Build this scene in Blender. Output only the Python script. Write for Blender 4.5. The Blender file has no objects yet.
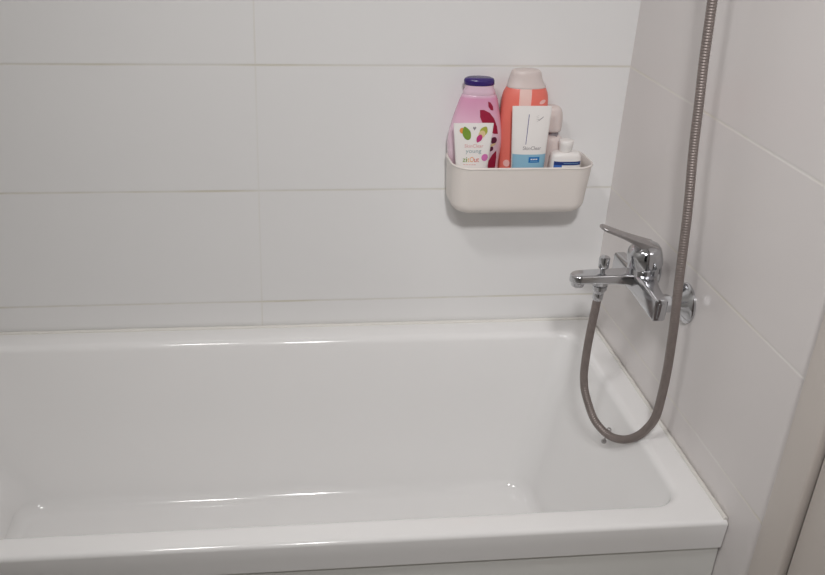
import bpy, bmesh, math, random
from mathutils import Vector, Matrix
random.seed(4)
SC = bpy.context.scene
COL = SC.collection
PI = math.pi
ZR = 0.58                      # height of the bath rim above the floor; shapes below are given relative to the rim

# ------------------------------------------------------------------ camera
cam_d = bpy.data.cameras.new('camera')
cam = bpy.data.objects.new('camera', cam_d)
COL.objects.link(cam)
cam.location = (-0.7407057, -1.7544176, 0.9803892 + ZR)
cam.rotation_euler = (1.10810198, -0.0266891796, -0.101598887)
cam_d.sensor_fit = 'HORIZONTAL'
cam_d.sensor_width = 36.0
cam_d.lens = 881.967 / 825 * 36.0
cam_d.shift_x = 49.08 / 825
cam_d.shift_y = -3.02 / 825
cam_d.clip_start = 0.02
SC.camera = cam

# ------------------------------------------------------------------ world, light, exposure
wd = bpy.data.worlds.new('world')
SC.world = wd
wd.use_nodes = True
wd.node_tree.nodes['Background'].inputs[0].default_value = (0.5, 0.5, 0.52, 1)
wd.node_tree.nodes['Background'].inputs[1].default_value = 0.05
LAMP = (-0.62, -1.86, 2.20)    # real height above the floor
AIM = (-0.22, -0.05, 0.86)
ld = bpy.data.lights.new('ceiling_spot_light', 'SPOT')
ld.energy = 76.0
ld.spot_size = math.radians(77)
ld.spot_blend = 1.0
ld.shadow_soft_size = 0.085
ld.color = (1.0, 0.985, 0.985)
lo = bpy.data.objects.new('ceiling_spot_light', ld)
COL.objects.link(lo)
AIMD = (Vector(AIM) - Vector(LAMP)).normalized()
lo.location = Vector(LAMP)
lo.rotation_euler = AIMD.to_track_quat('-Z', 'Y').to_euler()
PEND = (-1.05, -1.15, 2.34)    # second lamp, flush on the ceiling
ld = bpy.data.lights.new('ceiling_lamp_light', 'AREA')
ld.shape = 'DISK'
ld.size = 0.26
ld.energy = 7.2
ld.color = (1.0, 0.985, 0.98)
lo = bpy.data.objects.new('ceiling_lamp_light', ld)
COL.objects.link(lo)
lo.location = (PEND[0], PEND[1], PEND[2] - 0.01)
SC.view_settings.view_transform = 'Standard'
SC.view_settings.look = 'None'
SC.view_settings.gamma = 1.0
SC.view_settings.use_curve_mapping = False
SC.view_settings.exposure = 0.0

# ------------------------------------------------------------------ helpers
def srgb(r, g, b):
    def f(c):
        c /= 255.0
        return c / 12.92 if c <= 0.04045 else ((c + 0.055) / 1.055) ** 2.4
    return (f(r), f(g), f(b), 1.0)

def mat(name, col, rough=0.4, metal=0.0, spec=0.5, noise=0.03, nscale=20.0, bump=0.0, bscale=120.0, coat=0.0, trans=0.0, sss=0.0, rvar=0.0):
    m = bpy.data.materials.new(name)
    m.use_nodes = True
    nt = m.node_tree
    N, L = nt.nodes, nt.links
    b = N['Principled BSDF']
    b.inputs['Roughness'].default_value = rough
    b.inputs['Metallic'].default_value = metal
    b.inputs['Specular IOR Level'].default_value = spec
    b.inputs['Coat Weight'].default_value = coat
    b.inputs['Transmission Weight'].default_value = trans
    if sss:
        b.inputs['Subsurface Weight'].default_value = sss
        b.inputs['Subsurface Radius'].default_value = (0.01, 0.008, 0.006)
    tc = N.new('ShaderNodeTexCoord')
    nz = N.new('ShaderNodeTexNoise')
    nz.inputs['Scale'].default_value = nscale
    nz.inputs['Detail'].default_value = 3
    L.new(tc.outputs['Object'], nz.inputs['Vector'])
    rp = N.new('ShaderNodeMix')
    rp.data_type = 'RGBA'
    c = col
    rp.inputs[6].default_value = (c[0] * (1 - noise), c[1] * (1 - noise), c[2] * (1 - noise), 1)
    rp.inputs[7].default_value = (min(1, c[0] * (1 + noise)), min(1, c[1] * (1 + noise)), min(1, c[2] * (1 + noise)), 1)
    L.new(nz.outputs['Fac'], rp.inputs[0])
    L.new(rp.outputs[2], b.inputs['Base Color'])
    if rvar:
        mr = N.new('ShaderNodeMapRange')
        mr.inputs[3].default_value = rough - rvar
        mr.inputs[4].default_value = rough + rvar
        L.new(nz.outputs['Fac'], mr.inputs[0])
        L.new(mr.outputs[0], b.inputs['Roughness'])
    if bump:
        n2 = N.new('ShaderNodeTexNoise')
        n2.inputs['Scale'].default_value = bscale
        L.new(tc.outputs['Object'], n2.inputs['Vector'])
        bp = N.new('ShaderNodeBump')
        bp.inputs['Strength'].default_value = bump
        bp.inputs['Distance'].default_value = 0.002
        L.new(n2.outputs['Fac'], bp.inputs['Height'])
        L.new(bp.outputs[0], b.inputs['Normal'])
    return m

def tile_mat(name, axis, pu, ou, pv, ov, tile, grout, w=0.0028):
    """Glazed wall tiles with thin grout joints; axis = the horizontal object axis (0 x, 1 y)."""
    m = bpy.data.materials.new(name)
    m.use_nodes = True
    nt = m.node_tree
    N, L = nt.nodes, nt.links
    b = N['Principled BSDF']
    b.inputs['Roughness'].default_value = 0.3
    b.inputs['Specular IOR Level'].default_value = 0.45
    tc = N.new('ShaderNodeTexCoord')
    sx = N.new('ShaderNodeSeparateXYZ')
    L.new(tc.outputs['Object'], sx.inputs[0])
    def mth(op, a, bb=None):
        n = N.new('ShaderNodeMath')
        n.operation = op
        for i, v in enumerate((a, bb)):
            if v is None: continue
            if isinstance(v, (int, float)): n.inputs[i].default_value = v
            else: L.new(v, n.inputs[i])
        return n.outputs[0]
    def dist(out, per, off):
        q = mth('SUBTRACT', out, off)
        q = mth('ADD', q, per * 50.5)
        q = mth('MODULO', q, per)
        q = mth('SUBTRACT', q, per * 0.5)
        return mth('ABSOLUTE', q)
    du = dist(sx.outputs[axis], pu, ou)
    dv = dist(sx.outputs[2], pv, ov)
    def ss(val, lo_, hi_):
        n = N.new('ShaderNodeMapRange')
        n.interpolation_type = 'SMOOTHSTEP'
        n.inputs[1].default_value = lo_
        n.inputs[2].default_value = hi_
        L.new(val, n.inputs[0])
        return n.outputs[0]
    h = mth('MINIMUM', mth('ADD', 0.65, mth('MULTIPLY', ss(du, w * 0.2, w), 0.35)), ss(dv, w * 0.15, w * 1.3))     # 1 on the tile, 0 in the joint
    nz = N.new('ShaderNodeTexNoise')
    nz.inputs['Scale'].default_value = 5.0
    nz.inputs['Detail'].default_value = 4
    L.new(tc.outputs['Object'], nz.inputs['Vector'])
    gm = N.new('ShaderNodeMix'); gm.data_type = 'RGBA'                   # grout between clean and yellowed
    gm.inputs[6].default_value = grout
    gm.inputs[7].default_value = (grout[0] * 0.88, grout[1] * 0.85, grout[2] * 0.76, 1)
    rr = N.new('ShaderNodeMapRange'); rr.inputs[1].default_value = 0.45; rr.inputs[2].default_value = 0.65
    L.new(nz.outputs['Fac'], rr.inputs[0])
    L.new(rr.outputs[0], gm.inputs[0])
    tm = N.new('ShaderNodeMix'); tm.data_type = 'RGBA'
    tm.inputs[6].default_value = (tile[0] * 0.975, tile[1] * 0.98, tile[2] * 0.985, 1)
    tm.inputs[7].default_value = tile
    n3 = N.new('ShaderNodeTexNoise'); n3.inputs['Scale'].default_value = 2.2
    L.new(tc.outputs['Object'], n3.inputs['Vector'])
    L.new(n3.outputs['Fac'], tm.inputs[0])
    mx = N.new('ShaderNodeMix'); mx.data_type = 'RGBA'
    L.new(h, mx.inputs[0])
    L.new(gm.outputs[2], mx.inputs[6])
    L.new(tm.outputs[2], mx.inputs[7])
    L.new(mx.outputs[2], b.inputs['Base Color'])
    n4 = N.new('ShaderNodeTexNoise'); n4.inputs['Scale'].default_value = 14.0
    L.new(tc.outputs['Object'], n4.inputs['Vector'])
    hh = mth('ADD', h, mth('MULTIPLY', n4.outputs['Fac'], 0.12))
    bp = N.new('ShaderNodeBump')
    bp.inputs['Strength'].default_value = 0.3
    bp.inputs['Distance'].default_value = 0.0012
    L.new(hh, bp.inputs['Height'])
    L.new(bp.outputs[0], b.inputs['Normal'])
    return m

def finish(name, bm, m, parent=None, smooth=40, loc=None):
    """bm is in rim-relative world coordinates; one mesh object comes out."""
    bmesh.ops.recalc_face_normals(bm, faces=bm.faces)
    me = bpy.data.meshes.new(name)
    off = Vector((0, 0, ZR))
    if parent is not None:
        off -= root_loc(parent)
    elif loc is not None:
        off -= Vector(loc) + Vector((0, 0, ZR))
    for v in bm.verts:
        v.co += off
    bm.to_mesh(me)
    bm.free()
    for p in me.polygons:
        p.use_smooth = smooth > 0
    if smooth > 0:
        me.set_sharp_from_angle(angle=math.radians(smooth))
    me.materials.append(m)
    o = bpy.data.objects.new(name, me)
    COL.objects.link(o)
    if parent is not None:
        o.parent = parent
    elif loc is not None:
        o.location = Vector(loc) + Vector((0, 0, ZR))
    return o

def root_loc(o):
    v = Vector((0, 0, 0))
    while o is not None:
        v += o.location
        o = o.parent
    return v

def thing(name, label, cat, loc, group=None):
    o = bpy.data.objects.new(name, None)
    o.empty_display_size = 0.03
    COL.objects.link(o)
    o.location = Vector(loc) + Vector((0, 0, ZR))
    o['label'] = label
    o['category'] = cat
    if group: o['group'] = group
    return o

def struct(name, bm, m, parent=None, smooth=0, label=None):
    o = finish(name, bm, m, parent, smooth)
    if parent is None: o['kind'] = 'structure'
    if label: o['label'] = label
    return o

def box(bm, x0, x1, y0, y1, z0, z1, bev=0.0):
    r = bmesh.ops.create_cube(bm, size=1.0)
    vs = r['verts']
    for v in vs:
        v.co = Vector((x0 + (v.co.x + .5) * (x1 - x0), y0 + (v.co.y + .5) * (y1 - y0), z0 + (v.co.z + .5) * (z1 - z0)))
    if bev > 0:
        es = set(e for v in vs for e in v.link_edges)
        bmesh.ops.bevel(bm, geom=list(es), offset=bev, segments=3, affect='EDGES', profile=0.5)

def loft(bm, rings, cap0=True, cap1=True, closed=True):
    vr = [[bm.verts.new(p) for p in r] for r in rings]
    n = len(vr[0])
    for a, b in zip(vr[:-1], vr[1:]):
        for i in range(n if closed else n - 1):
            j = (i + 1) % n
            bm.faces.new((a[i], a[j], b[j], b[i]))
    if cap0: bm.faces.new(list(reversed(vr[0])))
    if cap1: bm.faces.new(vr[-1])
    return vr

def rrect(x0, x1, y0, y1, r, n=8):
    """2D rounded rectangle, 4*(n+1) points, counter-clockwise."""
    r = min(r, (x1 - x0) / 2 - 1e-5, (y1 - y0) / 2 - 1e-5)
    out = []
    for cx, cy, a0 in ((x1 - r, y1 - r, 0), (x0 + r, y1 - r, 90), (x0 + r, y0 + r, 180), (x1 - r, y0 + r, 270)):
        for k in range(n + 1):
            a = math.radians(a0 + 90 * k / n)
            out.append((cx + r * math.cos(a), cy + r * math.sin(a)))
    return out

def supere(hw, hd, p=2.0, n=48):
    out = []
    for k in range(n):
        a = 2 * PI * k / n
        c, s = math.cos(a), math.sin(a)
        out.append((hw * math.copysign(abs(c) ** (2 / p), c), hd * math.copysign(abs(s) ** (2 / p), s)))
    return out

def lathe(bm, origin, axis, prof, n=40, cap0=True, cap1=True):
    """prof = list of (distance along axis, radius)."""
    ax = Vector(axis).normalized()
    u = ax.orthogonal().normalized()
    w = ax.cross(u)
    o = Vector(origin)
    rings = [[o + ax * t + (u * math.cos(2 * PI * k / n) + w * math.sin(2 * PI * k / n)) * max(r, 1e-5) for k in range(n)] for t, r in prof]
    loft(bm, rings, cap0, cap1)

def catmull(pts, per=20):
    P = [Vector(p) for p in pts]
    P = [P[0] * 2 - P[1]] + P + [P[-1] * 2 - P[-2]]
    out = []
    for i in range(1, len(P) - 2):
        a, b, c, d = P[i - 1], P[i], P[i + 1], P[i + 2]
        for k in range(per):
            t = k / per
            out.append(0.5 * ((2 * b) + (c - a) * t + (2 * a - 5 * b + 4 * c - d) * t * t + (3 * b - a - 3 * c + d) * t ** 3))
    out.append(P[-2])
    return out

def resample(pts, step):
    L = [0]
    for a, b in zip(pts[:-1], pts[1:]): L.append(L[-1] + (b - a).length)
    n = max(2, int(L[-1] / step))
    out, j = [], 0
    for k in range(n + 1):
        s = L[-1] * k / n
        while j < len(pts) - 2 and L[j + 1] < s: j += 1
        t = (s - L[j]) / max(1e-9, L[j + 1] - L[j])
        out.append(pts[j].lerp(pts[j + 1], t))
    return out

def sweep(bm, pts, radii, n=14):
    T = [(pts[min(i + 1, len(pts) - 1)] - pts[max(i - 1, 0)]).normalized() for i in range(len(pts))]
    u = T[0].orthogonal().normalized()
    rings = []
    for p, t, r in zip(pts, T, radii):
        u = (u - t * u.dot(t)).normalized()
        w = t.cross(u)
        rings.append([p + (u * math.cos(2 * PI * k / n) + w * math.sin(2 * PI * k / n)) * r for k in range(n)])
    loft(bm, rings)

def poly_on(bm, pts2, front, thick=0.0004):
    """A printed shape: polygon (x, z) laid on the surface y = front(x, z)."""
    vs = [bm.verts.new((x, front(x, z) - thick, z)) for x, z in pts2]
    f = bm.faces.new(vs)
    return f

def grid_on(bm, x0, x1, z0, z1, front, nx=10, nz=6, thick=0.0004, edge=None):
    g = []
    for j in range(nz + 1):
        z = z0 + (z1 - z0) * j / nz
        row = []
        for i in range(nx + 1):
            a, b = (x0, x1) if edge is None else edge(z)
            x = a + (b - a) * i / nx
            row.append(bm.verts.new((x, front(x, z) - thick, z)))
        g.append(row)
    for j in range(nz):
        for i in range(nx):
            bm.faces.new((g[j][i], g[j][i + 1], g[j + 1][i + 1], g[j + 1][i]))

def oval(cx, cz, a, b, rot=0, n=24, pt=0.0):
    """oval pointed towards +axis by pt"""
    out = []
    c, s = math.cos(math.radians(rot)), math.sin(math.radians(rot))
    for k in range(n):
        t = 2 * PI * k / n
        x, z = a * math.cos(t), b * math.sin(t) * (1 - pt * max(0, math.sin(t)))
        x *= 1 - pt * max(0, math.sin(t)) ** 1.5
        z = b * math.sin(t)
        out.append((cx + x * c - z * s, cz + x * s + z * c))
    return out

def text_on(name, body, x0, x1, zbase, front, m, parent, thick=0.0005, height=None, slant=0.0):
    """Lettering: the text between x0 and x1 with its baseline at zbase, on the surface y = front(x, z)."""
    cu = bpy.data.curves.new(name, 'FONT')
    cu.body = body
    cu.size = 1.0
    cu.resolution_u = 3
    ob = bpy.data.objects.new(name, cu)
    COL.objects.link(ob)
    bpy.context.view_layer.update()
    me = bpy.data.meshes.new_from_object(ob.evaluated_get(bpy.context.evaluated_depsgraph_get()))
    bpy.data.objects.remove(ob)
    bm = bmesh.new()
    bm.from_mesh(me)
    bpy.data.meshes.remove(me)
    xs = [v.co.x for v in bm.verts]
    a, b = min(xs), max(xs)
    sc = (x1 - x0) / (b - a)
    sz = sc if height is None else height / 0.72
    for v in bm.verts:
        x = x0 + (v.co.x - a) * sc
        z = zbase + v.co.y * sz + (x - x0) * slant
        v.co = Vector((x, front(x, z) - thick, z))
    o = finish(name, bm, m, parent, 0)
    return o

# ------------------------------------------------------------------ materials
TILE = srgb(238, 237, 236)
GROUT = srgb(226, 224, 219)
TH = 0.26224
M_back = tile_mat('glazed_tile_back', 0, 0.7865, -0.7651, TH, 0.5872 + ZR, TILE, GROUT)
M_right = tile_mat('glazed_tile_right', 1, 0.7865, -0.7865, TH, 0.5872 + ZR, srgb(232, 227, 225), srgb(240, 237, 234))
M_paint = mat('painted_plaster', srgb(222, 221, 218), 0.6, noise=0.015, bump=0.05)
M_ceil = mat('ceiling_paint', srgb(236, 235, 232), 0.8, noise=0.01)
M_floor = mat('floor_tile_grey', srgb(186, 182, 178), 0.35, noise=0.06, nscale=8)
M_door = mat('door_paint', srgb(216, 208, 201), 0.45, noise=0.01)
M_dark = mat('corridor_reflection_dark', srgb(38, 37, 40), 0.7, noise=0.1)
M_acryl = mat('white_acrylic', srgb(250, 249, 248), 0.12, noise=0.006, nscale=4, coat=0.25)
M_apron = mat('apron_tile', srgb(232, 232, 228), 0.3, noise=0.02, nscale=6)
M_sil = mat('silicone', srgb(234, 231, 225), 0.45, noise=0.04, nscale=25)
M_chrome = mat('chrome', srgb(200, 201, 204), 0.13, metal=1.0, noise=0.02)
M_lever = mat('chrome_satin', srgb(186, 183, 183), 0.34, metal=1.0, noise=0.03)
M_hose = mat('hose_metal', srgb(148, 138, 134), 0.48, metal=0.7, noise=0.12, nscale=60)
M_caddy = mat('cream_plastic', srgb(232, 225, 219), 0.42, noise=0.01, sss=0.05)
M_white = mat('white_plastic', srgb(238, 234, 231), 0.35, noise=0.01)
M_cloud = mat('milky_plastic', srgb(220, 207, 203), 0.4, noise=0.02, sss=0.1)
M_purple = mat('purple_cap', srgb(58, 38, 112), 0.25, noise=0.08)
M_clear = mat('clear_plastic', srgb(226, 196, 212), 0.18, noise=0.02, sss=0.1)
M_coral = mat('coral_plastic', srgb(238, 124, 110), 0.38, noise=0.05, nscale=30)
M_petal = mat('petal_print', srgb(158, 28, 62), 0.35, noise=0.1, nscale=80)
M_petal2 = mat('petal_dark_print', srgb(96, 30, 62), 0.35, noise=0.1)
M_pinkp = mat('pink_print', srgb(214, 120, 182), 0.4)
M_pale = mat('pale_pink_print', srgb(246, 196, 190), 0.4)
M_ribbon = mat('ribbon_print', srgb(240, 206, 198), 0.4)
M_grey = mat('grey_print_neck_shade', srgb(150, 142, 146), 0.5)
M_lav = mat('lavender_print', srgb(108, 100, 150), 0.5)
M_rose = mat('rose_print', srgb(222, 170, 168), 0.5)
M_teal = mat('teal_grey_print', srgb(150, 168, 172), 0.5)
M_green = mat('green_print', srgb(120, 152, 52), 0.5, noise=0.15, nscale=150)
M_olive = mat('olive_print', srgb(168, 170, 70), 0.5, noise=0.15, nscale=150)
M_orange = mat('orange_print', srgb(230, 150, 70), 0.5, noise=0.1)
M_red = mat('red_print', srgb(206, 78, 60), 0.5)
M_yellow = mat('yellow_print', srgb(226, 172, 60), 0.5)
M_magenta = mat('magenta_print', srgb(188, 50, 120), 0.5, noise=0.1)
M_flesh = mat('beige_print', srgb(220, 196, 150), 0.5)
M_blue = mat('light_blue_print', srgb(142, 186, 208), 0.4, noise=0.03)
M_blue2 = mat('blue_badge_print', srgb(28, 116, 184), 0.4)
M_navy = mat('navy_print', srgb(34, 58, 122), 0.4, noise=0.06)
M_azure = mat('azure_print', srgb(66, 112, 190), 0.4)

def shampoo_mat():
    m = mat('pink_liquid_plastic', srgb(220, 150, 190), 0.2, noise=0.02, coat=0.3)
    nt = m.node_tree
    N, L = nt.nodes, nt.links
    b = N['Principled BSDF']
    tc = N.new('ShaderNodeTexCoord')
    sx = N.new('ShaderNodeSeparateXYZ')
    L.new(tc.outputs['Object'], sx.inputs[0])
    mr = N.new('ShaderNodeMapRange')
    mr.inputs[1].default_value = 0.0
    mr.inputs[2].default_value = 0.26
    L.new(sx.outputs[2], mr.inputs[0])
    cr = N.new('ShaderNodeValToRGB')
    e = cr.color_ramp.elements
    e[0].position = 0.0; e[0].color = srgb(226, 196, 206)
    e[1].position = 1.0; e[1].color = srgb(226, 196, 212)
    for p, c in ((0.45, (230, 204, 216)), (0.60, (232, 200, 216)), (0.74, (226, 174, 200)), (0.85, (222, 158, 190)), (0.865, (226, 186, 208))):
        q = e.new(p); q.color = srgb(*c)
    L.new(mr.outputs[0], cr.inputs[0])
    L.new(cr.outputs[0], b.inputs['Base Color'])
    return m
M_shampoo = shampoo_mat()

# ------------------------------------------------------------------ the room
XL, YF, CE = -1.72, -2.75, 2.42 - ZR
bm = bmesh.new(); box(bm, XL - .1, .12, 0.0, 0.10, -ZR, CE)
struct('wall_back', bm, M_back)
bm = bmesh.new(); box(bm, 0.0, 0.12, -0.815, 0.0, -ZR, CE)
struct('wall_right', bm, M_right)
bm = bmesh.new(); box(bm, 0.0, 0.12, -1.72, -0.815, 1.5, CE); box(bm, 0.0, 0.12, YF, -1.72, -ZR, CE)
struct('wall_right_entry', bm, M_paint)
bm = bmesh.new(); box(bm, XL - .1, XL, YF, 0.0, -ZR, CE)
struct('wall_left', bm, M_paint)
bm = bmesh.new(); box(bm, XL - .1, -1.15, YF - .1, YF, -ZR, CE); box(bm, -0.35, .12, YF - .1, YF, -ZR, CE); box(bm, -1.15, -.35, YF - .1, YF, 1.48, CE)
struct('wall_front', bm, M_paint)
bm = bmesh.new(); box(bm, -1.45, -.05, YF - .9, YF - .8, -ZR, 1.7)
struct('wall_corridor', bm, M_dark)  # unseen, added near black so the chrome has something dark to reflect
bm = bmesh.new(); box(bm, XL - .1, .12, YF - .9, 0.1, -ZR - .1, -ZR)
struct('floor', bm, M_floor)
bm = bmesh.new(); box(bm, XL - .1, .12, YF - .1, 0.1, CE, CE + .1)
struct('ceiling', bm, M_ceil)
# door on the right: casing (jamb and head) and slab
bm = bmesh.new()
box(bm, -0.018, 0.0, -0.860, -0.797, -ZR, 1.575, 0.004)
struct('trim_1', bm, M_door, smooth=30)
bm = bmesh.new()
box(bm, -0.018, 0.0, -1.72, -1.648, -ZR, 1.575, 0.003)
struct('trim_2', bm, M_door, smooth=30)
bm = bmesh.new()
box(bm, -0.018, 0.0, -1.648, -0.860, 1.503, 1.575, 0.003)
struct('trim_3', bm, M_door, smooth=30)
bm = bmesh.new(); box(bm, -0.006, 0.034, -1.643, -0.864, -ZR + .006, 1.498, 0.002)
dr = struct('door_1', bm, M_door, smooth=30)
bm = bmesh.new()
lathe(bm, (-0.006, -1.58, .47), (-1, 0, 0), [(0, .024), (.006, .024), (.008, .010), (.045, .010), (.047, .009)])
sweep(bm, [Vector((-.048, -1.585 + .013 * k, .47)) for k in range(10)], [.009] * 10)
struct('door_handle', bm, M_chrome, dr, smooth=40)
# ceiling spot lamp
LR = Vector(LAMP) - Vector((0, 0, ZR))
lm = thing('spot_lamp', 'white adjustable spot lamp on the ceiling facing the bath', 'lamp', (LAMP[0], LAMP[1], CE))
bm = bmesh.new(); lathe(bm, (LAMP[0], LAMP[1], CE - .001), (0, 0, -1), [(0, .06), (.02, .06), (.026, .05)])
sweep(bm, [Vector((LAMP[0], LAMP[1], CE - .02)), LR - AIMD * .10 + Vector((0, 0, .04)), LR - AIMD * .085], [.010] * 3)
finish('lamp_arm', bm, M_white, lm)
bm = bmesh.new(); lathe(bm, LR - AIMD * .012, -AIMD, [(.0, .078), (-.006, .085), (-.006, .090), (.05, .088), (.085, .06), (.095, .03)])
finish('lamp_head', bm, M_white, lm)
M_diff = mat('lamp_diffuser', srgb(240, 238, 232), 0.5)
M_diff.node_tree.nodes['Principled BSDF'].inputs['Emission Color'].default_value = (1, .97, .95, 1)
M_diff.node_tree.nodes['Principled BSDF'].inputs['Emission Strength'].default_value = 2.0
bm = bmesh.new(); lathe(bm, LR - AIMD * .010, AIMD, [(0, .078), (.003, .078), (.004, .07), (.004, 0)])
finish('lamp_lens', bm, M_diff, lm)

lm = thing('ceiling_lamp', 'round white flush lamp on the ceiling in front of the bath', 'lamp', (PEND[0], PEND[1], CE))
bm = bmesh.new(); lathe(bm, (PEND[0], PEND[1], CE - .001), (0, 0, -1), [(0, .17), (.03, .17), (.04, .165)])
finish('lamp_base', bm, M_white, lm)
bm = bmesh.new(); lathe(bm, (PEND[0], PEND[1], CE - .041), (0, 0, -1), [(0, .160), (.015, .157), (.028, .145), (.034, .12), (.036, .0)])
finish('lamp_diffuser', bm, M_diff, lm)

# ------------------------------------------------------------------ bathtub
X0, X1, Y0, Y1 = -1.715, -0.001, -0.700, -0.003
tub = thing('bathtub', 'large white acrylic bathtub built in between the tiled walls', 'bathtub', ((X0 + X1) / 2, (Y0 + Y1) / 2, -ZR))
bm = bmesh.new()
rings = []
def ring(x0, x1, y0, y1, r, z, n=10): rings.append([(x, y, z) for x, y in rrect(x0, x1, y0, y1, r, n)])
ring(X0 + .012, X1 - .001, Y0 + .018, Y1 - .001, .004, -.058)
ring(X0, X1, Y0 + .0030, Y1, .003, -.058)
ring(X0, X1, Y0 + .0012, Y1, .003, -.030)
ring(X0, X1, Y0, Y1, .003, -.008)
for k in range(1, 7):
    a = PI / 2 * k / 6
    i = .008 * (1 - math.cos(a))
    ring(X0 + i * .4, X1 - i * .4, Y0 + i, Y1 - i * .4, .003 + i, -.008 + .008 * math.sin(a))
IX0, IX1, IY0, IY1, IR = -1.640, -0.062, -0.646, -0.070, .045
BR = .015
ring(IX0 - BR, IX1 + BR, IY0 - BR, IY1 + BR, IR + BR, 0.0)
for k in range(1, 7):
    a = PI / 2 * k / 6
    i = BR * (1 - math.sin(a))
    ring(IX0 - i, IX1 + i, IY0 - i, IY1 + i, IR + i, -BR * (1 - math.cos(a)))
FX0, FX1, FY0, FY1, FR, FZ = -1.300, -0.162, -0.590, -0.122, .045, -.412
def lerp(a, b, t): return a + (b - a) * t
FR0 = .030
for k in range(1, 12):
    t = k / 12
    ring(lerp(IX0, FX0 - FR0, t), lerp(IX1, FX1 + FR0, t), lerp(IY0, FY0 - FR0, t), lerp(IY1, FY1 + FR0, t), lerp(IR, FR + FR0 * .5, t), lerp(-BR, FZ + FR0, t))
for k in range(0, 11):
    a = PI / 2 * k / 10
    i = FR0 * math.cos(a)
    ring(FX0 - i, FX1 + i, FY0 - i, FY1 + i, FR + i * .5, FZ + FR0 * (1 - math.sin(a)))
ring(FX0 + .06, FX1 - .06, FY0 + .06, FY1 - .06, .05, FZ - .002)
ring(FX0 + .40, FX1 - .20, FY0 + .20, FY1 - .20, .03, FZ - .006)
loft(bm, rings, cap0=False, cap1=True)
finish('tub_shell', bm, M_acryl, tub, 50)
bm = bmesh.new(); box(bm, X0 + .005, X1 - .001, Y0 + .009, Y0 + .025, -ZR + .002, -.0570, .001)
finish('front_panel', bm, M_apron, tub, 30)
bm = bmesh.new()
def bead(a, b, r, n=60):
    a, b = Vector(a), Vector(b)
    pts = [a.lerp(b, k / n) for k in range(n + 1)]
    sweep(bm, pts, [r * (1 + .15 * math.sin(k * 1.7) * random.random()) for k in range(n + 1)], 10)
bead((X0, -.0056, .0002), (X1 - .004, -.0056, .0002), .0046)
bead((-.0048, -.008, .0002), (-.0048, -.694, .0002), .0040)
finish('sealant_bead', bm, M_sil, tub, 60)['label'] = 'slightly yellowed silicone bead along the tiles'
bm = bmesh.new()
lathe(bm, (-.32, -.352, FZ - .007), (0, 0, 1), [(0, .035), (.004, .035), (.006, .031), (.005, .026), (.009, .020), (.010, 0)])
finish('drain', bm, M_chrome, tub, 40)

# small chrome plug-chain stay on the sloping end wall
st = thing('chain_stay', 'tiny chrome ball-ended chain stay on the tub end wall behind the hose loop', 'chain holder', (-.0765, -.366, -.065))
bm = bmesh.new()
def ball(c, r): 
    res = bmesh.ops.create_uvsphere(bm, u_segments=20, v_segments=12, radius=r)
    for v in res['verts']: v.co += Vector(c)
ball((-.0775, -.3655, -.0535), .0050)
sweep(bm, [Vector((-.0775, -.3655, -.0545)), Vector((-.0805, -.3660, -.067)), Vector((-.0845, -.3668, -.0800))], [.0020] * 3)
finish('stay_bar', bm, M_lever, st, 50)
bm = bmesh.new()
ball((-.0845, -.3668, -.0805), .0056)
finish('ball_end', bm, M_lever, st, 50)
bm = bmesh.new()
lathe(bm, (-.0700, -.366, -.066), (-1, 0, 0), [(0, .005), (.008, .005), (.0115, .003)], 16)
finish('stud', bm, M_lever, st, 50)

# ------------------------------------------------------------------ bath mixer
XB, YM, ZB = -.057, -.340, .262
mx = thing('bath_mixer_tap', 'chrome single-lever bath mixer tap on the right tiled wall', 'tap', (0, YM, ZB))
bm = bmesh.new()
def ysec(y, cx, cz, hw, hh, r): return [(cx + a, y, cz + b) for a, b in rrect(-hw, hw, -hh, hh, r, 6)]
secs = []
for s, cx, cz, hw, hh, r in ((-.101, -.060, .2575, .0105, .0195, .003), (-.1025, -.060, .2575, .0085, .0175, .003)):
    pass
S = [(-.1030, .0100, .0195, .004, -.0600, .2570), (-.1015, .0118, .0213, .005, -.0600, .2570), (-.085, .0130, .0225, .007, -.0600, .2575),
     (-.060, .0150, .0225, .009, -.0600, .2600), (-.035, .0190, .0230, .012, -.0590, .2640), (-.015, .0230, .0235, .014, -.0570, .2660), (0, .0240, .0235, .015, -.0565, .2665)]
S = S + [(-a, b, c, d, e, f) for a, b, c, d, e, f in reversed(S[:-1])]
loft(bm, [ysec(YM + a, e, f, b, c, d) for a, b, c, d, e, f in S])
finish('mixer_body', bm, M_chrome, mx, 35)
# end caps of the body, near one is a flat chrome plate with a recessed slot look
for s in (-1, 1):
    bm = bmesh.new()
    y = YM + s * .103
    box(bm, -.0655, -.0545, min(y, y + s * .0016), max(y, y + s * .0016), .243, .271, .0007)
    finish('end_cap', bm, M_chrome, mx, 30)
# cartridge barrel
bm = bmesh.new()
lathe(bm, (XB, YM, .262), (0, 0, 1), [(0, .0280), (.030, .0288), (.040, .0285)], 56)
finish('cartridge_barrel', bm, M_chrome, mx, 40)
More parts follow.
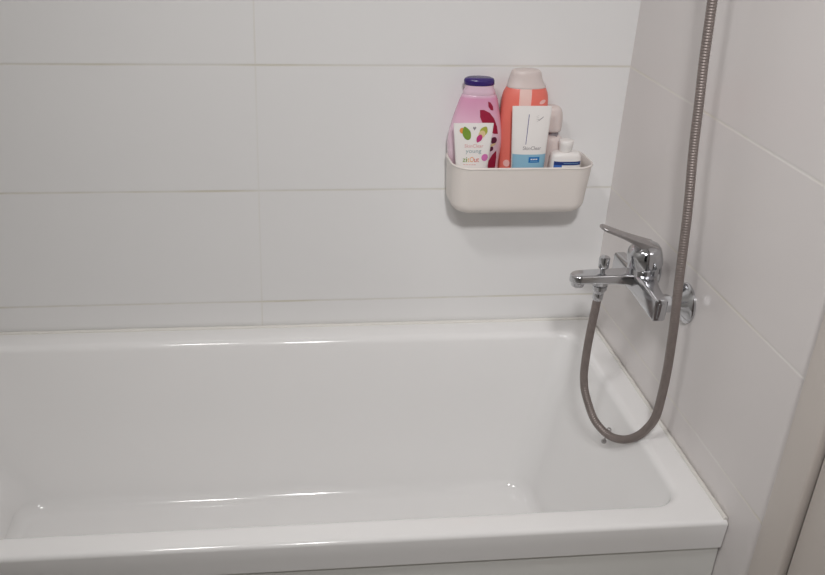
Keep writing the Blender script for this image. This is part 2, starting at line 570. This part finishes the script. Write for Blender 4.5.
# spout
bm = bmesh.new()
def xsec(x, zc, hy, hz, r): return [(x, YM + a, zc + b) for a, b in rrect(-hy, hy, -hz, hz, r, 6)]
rs = []
for x, zc, hy, hz in ((-.060, .2715, .0190, .0155), (-.075, .2735, .0185, .0130), (-.090, .2752, .0180, .0110), (-.110, .2762, .0175, .0098), (-.135, .2765, .0170, .0092), (-.160, .2762, .0165, .0088), (-.175, .2758, .0160, .0085)):
    rs.append(xsec(x, zc, hy, hz, .0045))
for k in range(1, 9):                                   # rounded end in plan
    a = PI / 2 * k / 8
    rs.append(xsec(-.175 - .0185 * math.sin(a), .2758 - .0012 * math.sin(a), max(.003, .0160 * math.cos(a) ** .8), .0085 - .0018 * math.sin(a) ** 2, .0045))
loft(bm, rs)
sp = finish('spout', bm, M_chrome, mx, 35)
bm = bmesh.new()
lathe(bm, (-.178, YM, .268), (0, 0, -1), [(0, .0125), (.006, .0122), (.009, .0112), (.009, .0085), (.004, .008)], 32)
finish('aerator', bm, M_chrome, sp, 40)
# diverter
bm = bmesh.new()
lathe(bm, (-.1335, YM, .284), (0, 0, 1), [(0, .0045), (.0095, .0045), (.0100, .0080), (.0120, .0096), (.020, .0098), (.0300, .0098), (.0322, .0090), (.0335, .0062), (.0338, 0)], 32)
finish('diverter_knob', bm, M_chrome, mx, 40)
# hose outlet
bm = bmesh.new()
lathe(bm, (-.1347, YM, .268), (0, 0, -1), [(0, .0150), (.006, .0142), (.0075, .0125), (.0085, .0125), (.0095, .0140), (.0170, .0136), (.0185, .0115), (.024, .0102), (.026, .0085)], 32)
finish('hose_outlet', bm, M_chrome, mx, 40)
# lever handle: head and lever in one part each
bm = bmesh.new()
hx, tilt = XB, -.10
ax = Vector((-.26, 0, 1)).normalized()
o0 = Vector((hx + .004, YM, .298))
lathe(bm, o0, ax, [(0, .0300), (.0015, .0312), (.006, .0318), (.020, .0318), (.030, .0306), (.0375, .0272), (.0425, .0210), (.0455, .0120), (.0465, 0)], 56)
hd = finish('lever_head', bm, M_chrome, mx, 40)
bm = bmesh.new()
rs = []
P = [(-.046, .3340, .0200, .0080), (-.062, .3395, .0185, .0075), (-.078, .3465, .0170, .0060), (-.092, .3530, .0160, .0044), (-.106, .3590, .0155, .0034), (-.122, .3655, .0150, .0030), (-.138, .3718, .0146, .0029)]
for x, z, hy, hz in P:
    rs.append([(x + b * .4, YM + a, z + b) for a, b in rrect(-hy, hy, -hz, hz, min(.0026, hz * .85), 5)])
for k in range(1, 9):
    a = PI / 2 * k / 8
    w_ = max(.002, .0146 * math.cos(a) ** .7)
    h_ = .0029 - .0008 * math.sin(a)
    rs.append([(-.138 - .0125 * math.sin(a) + b * .4, YM + a2, .3718 + .0048 * math.sin(a) + b) for a2, b in rrect(-w_, w_, -h_, h_, .0018, 5)])
loft(bm, rs)
finish('lever', bm, M_lever, hd, 40)
# wall unions and escutcheons
for s in (-1, 1):
    y = YM + s * .075
    bm = bmesh.new()
    lathe(bm, (-.050, y, .257), (1, 0, 0), [(0, .0150), (.004, .0150)], 32)
    lathe(bm, (-.0465, y, .257), (1, 0, 0), [(0, .0155), (.0015, .0172), (.0135, .0172), (.015, .0155)], 6)
    lathe(bm, (-.032, y, .257), (1, 0, 0), [(0, .0115), (.031, .0115)], 32)
    finish('union_nut', bm, M_chrome, mx, 35)
    bm = bmesh.new()
    lathe(bm, (-.0002, y, .257), (-1, 0, 0), [(0, .0375), (.003, .0375), (.0055, .0355), (.0090, .0305), (.0160, .0200), (.0215, .0150), (.0235, .0125)], 56)
    finish('escutcheon', bm, M_chrome, mx, 35)

# ------------------------------------------------------------------ shower hose
hose = thing('shower_hose', 'ribbed grey metal shower hose looping below the tap into the tub and up', 'hose', (-.1347, YM, .242))
path = [(-.1347, -.3400, .2420), (-.1352, -.3395, .2240), (-.1356, -.3390, .2059), (-.1363, -.3380, .1835), (-.1374, -.3361, .1295), (-.1369, -.3368, .0733), (-.1350, -.3401, .0475), (-.1310, -.3465, .0235), (-.1177, -.3686, -.0169),
        (-.1053, -.3890, -.0326), (-.0923, -.4104, -.0365), (-.0782, -.4340, -.0270), (-.0657, -.4545, -.0065), (-.0562, -.4697, .0200), (-.0488, -.4822, .0581), (-.0470, -.4850, .1119), (-.0470, -.4849, .1625), (-.0484, -.4828, .2127),
        (-.0500, -.4800, .2593), (-.0520, -.4720, .3248), (-.0522, -.4520, .4525), (-.0525, -.4310, .5480), (-.0530, -.4190, .6281), (-.0540, -.4100, .6897), (-.0550, -.4010, .7790), (-.0620, -.3920, .920), (-.0680, -.3830, 1.060), (-.0700, -.3750, 1.1900)]
pts = resample(catmull(path, 14), .00115)
rad = []
for i in range(len(pts)):
    rad.append(  .0080 - (.0009 if i % 4 == 0 else 0.0))
bm = bmesh.new(); sweep(bm, pts, rad, 14)
finish('hose_tube', bm, M_hose, hose, 80)
bm = bmesh.new()
d = (pts[30] - pts[0]).normalized()
lathe(bm, pts[0] - d * .002, d, [(0, .0085), (.002, .0098), (.014, .0094), (.016, .0084)], 24)
finish('hose_ferrule', bm, M_chrome, hose, 40)
# hand shower parked above the picture
hs = thing('hand_shower', 'chrome hand shower hanging in a wall holder above the bath tap', 'shower head', (-.070, -.375, 1.19))
bm = bmesh.new()
hp = [Vector((-.070, -.375, 1.185)), Vector((-.072, -.372, 1.23)), Vector((-.078, -.366, 1.30)), Vector((-.095, -.356, 1.37)), Vector((-.120, -.350, 1.41))]
hp = resample(catmull(hp, 10), .006)
sweep(bm, hp, [.011 + .004 * (i / len(hp)) for i in range(len(hp))], 20)
finish('shower_handle', bm, M_chrome, hs, 50)
bm = bmesh.new()
lathe(bm, (-.115, -.350, 1.43), (-.55, 0, -.83), [(0, .018), (.008, .036), (.018, .042), (.024, .040), (.025, 0)], 40)
finish('spray_head', bm, M_chrome, hs, 40)
bm = bmesh.new()
lathe(bm, (-.0002, -.371, 1.245), (-1, 0, 0), [(0, .024), (.006, .024), (.010, .014), (.058, .013)], 32)
lathe(bm, (-.073, -.371, 1.228), (-.08, .03, 1), [(0, .0175), (.034, .0195), (.034, .0165), (0, .015)], 32)
finish('wall_holder', bm, M_chrome, hs, 40)

# ------------------------------------------------------------------ caddy
CXc, BZ, CY0, ZT = -.2325, .3085, -.1260, .4140
CH = ZT - BZ
bm = bmesh.new()
rings = []
def cr(hw, y0, y1, r, z): rings.append([(CXc + a, b, z) for a, b in rrect(-hw, hw, y0, y1, r, 12)])
R0 = .022
def chw(z): return lerp(.1390, .1460, (z - BZ) / CH)
def cyf(z): return lerp(CY0 + .013, CY0, (z - BZ) / CH)
for k in range(0, 11):
    a = PI / 2 * k / 10
    i = R0 * (1 - math.sin(a))
    z = BZ + R0 * (1 - math.cos(a))
    cr(chw(z) - i, cyf(z) + i * .8, -.002, max(.014, .034 - i * .6), z)
for t in (.3, .4, .55, .7, .85, .965):
    z = BZ + CH * t
    cr(chw(z), cyf(z), -.002, .034 + .006 * t, z)
for dz, o in ((-.0038, .0006), (-.0030, .0012), (-.0012, .0012), (-.0002, .0004)):
    cr(chw(ZT) + o, CY0 - o, -.002, .040 + o, ZT + dz)
cr(chw(ZT) - .0022, CY0 + .0022, -.0045, .038, ZT)
cr(chw(ZT) - .0032, CY0 + .0032, -.0054, .037, ZT - .0012)
for t in (.85, .6, .4, .25):
    z = BZ + CH * t
    cr(chw(z) - .0032, cyf(z) + .0032, -.0056, .031 + .006 * t, z)
cr(chw(BZ) - .0075, cyf(BZ) + .0070, -.008, .026, BZ + .0095)
cr(chw(BZ) - .0200, cyf(BZ) + .0160, -.018, .018, BZ + .0035)
loft(bm, rings)
cd = finish('shower_caddy', bm, M_caddy, None, 50, loc=(CXc, -.06, BZ))
cd['label'] = 'cream plastic open-top caddy stuck on the back wall tiles holding toiletries'
cd['category'] = 'caddy'
FB = BZ + .0042               # floor of the caddy

# ------------------------------------------------------------------ toiletries
class Body:
    """A bottle or tube as a stack of superelliptic sections (z, cx, half width, half depth, exponent)."""
    def __init__(s, cy, secs):
        s.cy, s.secs = cy, secs
    def at(s, z):
        S = s.secs
        if z <= S[0][0]: return S[0][1:]
        for a, b in zip(S[:-1], S[1:]):
            if z <= b[0]:
                t = (z - a[0]) / max(1e-9, b[0] - a[0])
                return tuple(lerp(p, q, t) for p, q in zip(a[1:], b[1:]))
        return S[-1][1:]
    def refine(s, n=4):
        P = [Vector(q) if False else q for q in s.secs]
        out = []
        m = len(P)
        for i in range(m - 1):
            a, b, c, d = P[max(i - 1, 0)], P[i], P[i + 1], P[min(i + 2, m - 1)]
            for k in range(n):
                t = k / n
                row = []
                for j in range(len(b)):
                    if j == 0:
                        row.append(lerp(b[0], c[0], t)); continue
                    h = c[0] - b[0]
                    m0 = (c[j] - a[j]) / max(1e-9, (c[0] - a[0])) * h if i > 0 else (c[j] - b[j])
                    m1 = (d[j] - b[j]) / max(1e-9, (d[0] - b[0])) * h if i < m - 2 else (c[j] - b[j])
                    row.append((2 * t**3 - 3 * t**2 + 1) * b[j] + (t**3 - 2 * t**2 + t) * m0 + (-2 * t**3 + 3 * t**2) * c[j] + (t**3 - t**2) * m1)
                out.append(tuple(row))
        out.append(P[-1])
        s.secs = out
        return s
    def front(s, x, z):
        cx, hw, hd, p = s.at(z)[:4]
        u = min(.985, abs(x - cx) / hw)
        return s.cy - hd * (1 - u ** p) ** (1 / p)
    def build(s, name, m, parent, n=56):
        bm = bmesh.new()
        loft(bm, [[(cx + a, s.cy + b, z) for a, b in supere(hw, hd, p, n)] for z, cx, hw, hd, p in s.secs])
        return finish(name, bm, m, parent, 50)

# --- pink shower gel bottle
t = thing('shower_gel_bottle', 'tall pink translucent shower gel bottle with dark purple cap and red petals', 'bottle', (-.318, -.036, FB))
pk = Body(-.036, [(FB, -.315, .042, .018, 2.6), (FB + .004, -.3155, .0455, .0225, 2.6), (.36, -.3165, .0490, .0245, 2.5), (.40, -.3210, .0525, .0250, 2.5), (.444, -.3220, .0565, .0248, 2.4), (.486, -.3215, .0500, .0235, 2.3),
                 (.512, -.3210, .0435, .0215, 2.2), (.527, -.3205, .0395, .0200, 2.2), (.5385, -.3204, .0350, .0185, 2.1), (.5410, -.3206, .0325, .0175, 2.1)]).refine(4)
bo = pk.build('bottle_body', M_shampoo, t)
nk = Body(-.036, [(.5390, -.3206, .0325, .0178, 2.1), (.5405, -.3206, .0335, .0185, 2.1), (.5480, -.3210, .0320, .0180, 2.1), (.5520, -.3212, .0290, .0168, 2.1), (.5600, -.3214, .0285, .0165, 2.1)])
nk.build('neck', M_clear, t)
cp = Body(-.036, [(.5585, -.3214, .0285, .0165, 2.1), (.5600, -.3218, .0305, .0180, 2.1), (.5670, -.3226, .0308, .0182, 2.1), (.5710, -.3228, .0292, .0172, 2.1), (.5728, -.3230, .0250, .0150, 2.1)])
cp.build('flip_cap', M_purple, t)
def deco(name, m, parent, shapes, front, thick=.0004):
    bm = bmesh.new()
    for s in shapes:
        poly_on(bm, s, front, thick)
    bmesh.ops.triangulate(bm, faces=bm.faces)
    bmesh.ops.subdivide_edges(bm, edges=bm.edges, cuts=2)
    for v in bm.verts:
        v.co.y = front(v.co.x, v.co.z) - thick
    return finish(name, bm, m, parent, 0)
F = pk.front
# petals (x, z)
deco('petal', M_petal, bo, [[(-.3055, .5290), (-.3002, .5269), (-.2943, .5188), (-.2929, .5107), (-.2985, .5117), (-.3040, .5188)]], F)
big = [(-.3213, .5128), (-.3132, .5128), (-.3004, .5066), (-.2900, .4943), (-.2822, .4778), (-.2786, .4622), (-.2881, .4633), (-.3035, .4738), (-.3151, .4882), (-.3201, .4985)]
deco('petal', M_petal, bo, [big], F)
deco('petal', M_petal2, bo, [oval(-.2875, .4500, .0070, .0075, 60, pt=.4)], F)
deco('petal', M_flesh, bo, [oval(-.2895, .4400, .0085, .0026, 20)], F)
deco('petal', M_petal2, bo, [oval(-.2925, .4325, .0060, .0055, 0)], F)
low = [(-.2794, .4275), (-.2775, .4125), (-.2780, .3950), (-.2800, .3850), (-.2939, .3850), (-.2960, .4041), (-.2881, .4190)]
deco('petal', M_petal, bo, [low], F)

# --- coral bottle
t = thing('lotion_bottle', 'coral red bottle with white cap and white ribbon print, behind white-blue tube', 'bottle', (-.224, -.036, FB))
cb = Body(-.036, [(FB, -.222, .040, .022, 2.6), (FB + .004, -.222, .0440, .0255, 2.6), (.40, -.2215, .0460, .0265, 2.6), (.46, -.2235, .0475, .0268, 2.6), (.500, -.2250, .0478, .0266, 2.5), (.530, -.2255, .0470, .0260, 2.5), (.5420, -.2258, .0452, .0250, 2.4), (.5520, -.2258, .0408, .0232, 2.4), (.5550, -.2258, .0385, .0225, 2.4)]).refine(4)
bo = cb.build('bottle_body', M_coral, t)
cc = Body(-.036, [(.5545, -.2258, .0392, .0228, 2.4), (.5560, -.2258, .0398, .0232, 2.4), (.5640, -.2270, .0360, .0215, 2.3), (.5740, -.2280, .0325, .0200, 2.2), (.5830, -.2283, .0305, .0190, 2.2), (.5880, -.2285, .0270, .0170, 2.2), (.5895, -.2285, .0220, .0140, 2.2)]).refine(3)
cc.build('bottle_cap', M_cloud, t)
F = cb.front
bm = bmesh.new(); grid_on(bm, -.2440, -.2200, .500, .5545, F, 8, 10)
finish('ribbon_print', bm, M_ribbon, bo, 0)
deco('ribbon_edge', M_pale, bo, [[(-.2440, .500), (-.2415, .500), (-.2415, .5545), (-.2440, .5545)], [(-.2220, .500), (-.2195, .500), (-.2195, .5545), (-.2220, .5545)]], F, .0007)
deco('flower_print', M_pale, bo, [oval(-.1950, .5290, .0070, .0040, 20)], F, .0006)
deco('flower_print', M_pale, bo, [oval(-.2560, .4010, .0060, .0075, 0)], F, .0006)

# --- white round-capped bottle behind the tube
t = thing('cleanser_bottle', 'pale translucent bottle with bulky round white cap, behind the small white pump bottle', 'bottle', (-.158, -.045, FB))
wb = Body(-.045, [(FB, -.155, .020, .017, 2.6), (FB + .003, -.155, .0232, .0205, 2.6), (.38, -.156, .0235, .0210, 2.5), (.430, -.158, .0225, .0205, 2.4), (.448, -.160, .0200, .0190, 2.2), (.4560, -.161, .0150, .0150, 2.1), (.4580, -.161, .0110, .0110, 2)]).refine(3)
wb.build('bottle_body', M_cloud, t)
wn = Body(-.045, [(.4575, -.161, .0105, .0105, 2), (.4660, -.162, .0105, .0105, 2)])
wn.build('neck', M_grey, t)  # grey colour stands for the shadow gap under the round cap
wc = Body(-.045, [(.4655, -.1650, .0150, .0130, 2.2), (.4670, -.1650, .0185, .0160, 2.2), (.4800, -.1660, .0205, .0175, 2.2), (.4980, -.1675, .0210, .0178, 2.3), (.5100, -.1690, .0195, .0168, 2.3), (.5160, -.1705, .0165, .0145, 2.2), (.5185, -.1710, .0110, .0100, 2.2)]).refine(3)
wc.build('round_cap', M_cloud, t)
bm = bmesh.new(); lathe(bm, (-.158, -.0565, .4640), (.12, 0, -1), [(0, .0020), (.010, .0018), (.014, .0012)], 14)
finish('trigger', bm, M_grey, t, 40)

# --- small white pump bottle
t = thing('small_lotion_bottle', 'small white bottle with navy label band at the right end of the caddy', 'bottle', (-.1415, -.083, FB))
sb = Body(-.083, [(FB, -.1415, .0290, .0150, 3), (FB + .003, -.1415, .0322, .0180, 3.2), (.40, -.1415, .0324, .0182, 3.2), (.4235, -.1420, .0312, .0178, 3.0), (.4300, -.1424, .0292, .0168, 2.8), (.4335, -.1427, .0245, .0145, 2.5), (.4350, -.1430, .0170, .0120, 2.2)]).refine(4)
bo = sb.build('bottle_body', M_white, t)
bm = bmesh.new()
lathe(bm, (-.1440, -.083, .4345), (0, 0, 1), [(0, .0100), (.002, .0128), (.0125, .0142), (.0150, .0150), (.0215, .0150), (.0235, .0140), (.0245, .0100), (.0248, 0)], 40)
finish('screw_cap', bm, M_white, t, 40)
F = sb.front
bm = bmesh.new(); grid_on(bm, -.1690, -.1135, .4105, .4180, F, 20, 2, .0004)
finish('label_band', bm, M_navy, bo, 0)
bm = bmesh.new(); grid_on(bm, -.1690, -.1530, .4010, .4106, F, 8, 2, .0004)
finish('label_block', bm, M_azure, bo, 0)
bm = bmesh.new(); grid_on(bm, -.1500, -.1190, .4140, .4148, F, 12, 1, .0007)
finish('label_rule', bm, M_blue, bo, 0)

# --- white and blue tube
def tube_secs(zb, zt, cx0, hw0, cx1, hw1, hd0):
    S = []
    n = 16
    for k in range(n + 1):
        u = k / n
        S.append((lerp(zb, zt, u), lerp(cx0, cx1, u), lerp(hw0, hw1, u), max(.0012, hd0 * (1 - u ** 1.6) + .0012 * u), 2.0 + .6 * u))
    return S
t = thing('cream_tube', 'white squeeze tube with light blue base band, standing before coral bottle', 'tube', (-.220, -.088, FB))
tb = Body(-.088, tube_secs(FB + .030, .5290, -.2190, .0310, -.2240, .0402, .0155))
bo = tb.build('tube_body', M_white, t)
bm = bmesh.new(); lathe(bm, (-.2200, -.088, FB + .0003), (0, 0, 1), [(0, .0140), (.002, .0150), (.028, .0150), (.0295, .0140)], 40)
finish('tube_cap', bm, M_white, t, 40)
F = tb.front
bm = bmesh.new(); grid_on(bm, 0, 0, .352, .4330, F, 24, 8, .0004, edge=lambda z: (tb.at(z)[0] - tb.at(z)[1] * .97, tb.at(z)[0] + tb.at(z)[1] * .97))
finish('blue_band', bm, M_blue, bo, 0)
bm = bmesh.new(); grid_on(bm, -.2235, -.2010, .4165, .4280, F, 10, 4, .0008)
finish('badge', bm, M_blue2, bo, 0)
deco('badge_rule', M_white, bo, [[(-.2195 + .0050 * k, .4222), (-.2195 + .0050 * k + .0040, .4222), (-.2195 + .0050 * k + .0040, .4246), (-.2195 + .0050 * k, .4246)] for k in range(3)], F, .0012)
deco('badge_rule', M_blue, bo, [[(-.2200, .4188), (-.2045, .4188), (-.2045, .4196), (-.2200, .4196)]], F, .0012)
deco('stripe', M_lav, bo, [[(-.2325, .4535), (-.2312, .4535), (-.2288, .5130), (-.2302, .5130)]], F, .0005)
text_on('lettering', 'SkinClear', -.2370, -.1995, .4425, F, M_grey, bo, .0006, height=.0075)
deco('emblem', M_grey, bo, [[(-.2105, .5030), (-.2090, .5005), (-.2010, .5065), (-.1990, .5095), (-.2085, .5025)]], F, .0006)
deco('emblem', M_grey, bo, [[(-.2145, .4985 + .0035 * k), (-.2095, .5005 + .0035 * k), (-.2095, .5008 + .0035 * k), (-.2145, .4988 + .0035 * k)] for k in range(4)], F, .0006)

# --- small white tube with fruit print
t = thing('face_cream_tube', 'small white tube with green and pink fruit print, at the caddy left end', 'tube', (-.335, -.092, FB))
ts = Body(-.092, tube_secs(FB + .024, .4960, -.3345, .0265, -.3400, .0405, .0125))
bo = ts.build('tube_body', M_white, t)
bm = bmesh.new(); lathe(bm, (-.3345, -.092, FB + .0003), (0, 0, 1), [(0, .0120), (.002, .0130), (.022, .0130), (.0235, .0120)], 36)
finish('tube_cap', bm, M_white, t, 40)
F = ts.front
deco('leaf_print', M_orange, bo, [oval(-.3620, .4815, .0054, .0060, 40)], F, .0005)
deco('leaf_print', M_green, bo, [oval(-.3535, .4765, .0082, .0140, 22, pt=.45)], F, .0008)
deco('leaf_print', M_olive, bo, [oval(-.3190, .4805, .0078, .0100, -28, pt=.4)], F, .0005)
deco('leaf_print', M_flesh, bo, [oval(-.3225, .4745, .0068, .0075, -28)], F, .0008)
deco('leaf_print', M_magenta, bo, [oval(-.3275, .4660, .0055, .0085, 152, pt=.5)], F, .0010)
deco('heart_print', M_grey, bo, [[(-.3380, .4820), (-.3345, .4872), (-.3360, .4895), (-.3380, .4878), (-.3400, .4895), (-.3415, .4872)]], F, .0006)
text_on('lettering', 'SkinClear', -.3560, -.3180, .4480, F, M_rose, bo, .0006, height=.0072)
text_on('lettering', 'young', -.3530, -.3215, .4375, F, M_teal, bo, .0006, height=.0085)
x = -.3580
for ch, m_, w in (('z', M_green, .0056), ('i', M_green, .0022), ('t', M_yellow, .0040), ('O', M_orange, .0078), ('u', M_red, .0054), ('t', M_red, .0040)):
    text_on('lettering', ch, x, x + w, .4190, F, m_, bo, .0006, height=.0108)
    x += w + .0008
deco('small_print', M_rose, bo, [[(-.3560 + .0052 * k, .4130), (-.3560 + .0052 * k + .0040, .4130), (-.3560 + .0052 * k + .0040, .4142), (-.3560 + .0052 * k, .4142)] for k in range(5)], F, .0006)
deco('round_badge', M_pinkp, bo, [oval(-.3135, .4275, .0070, .0072)], F, .0006)
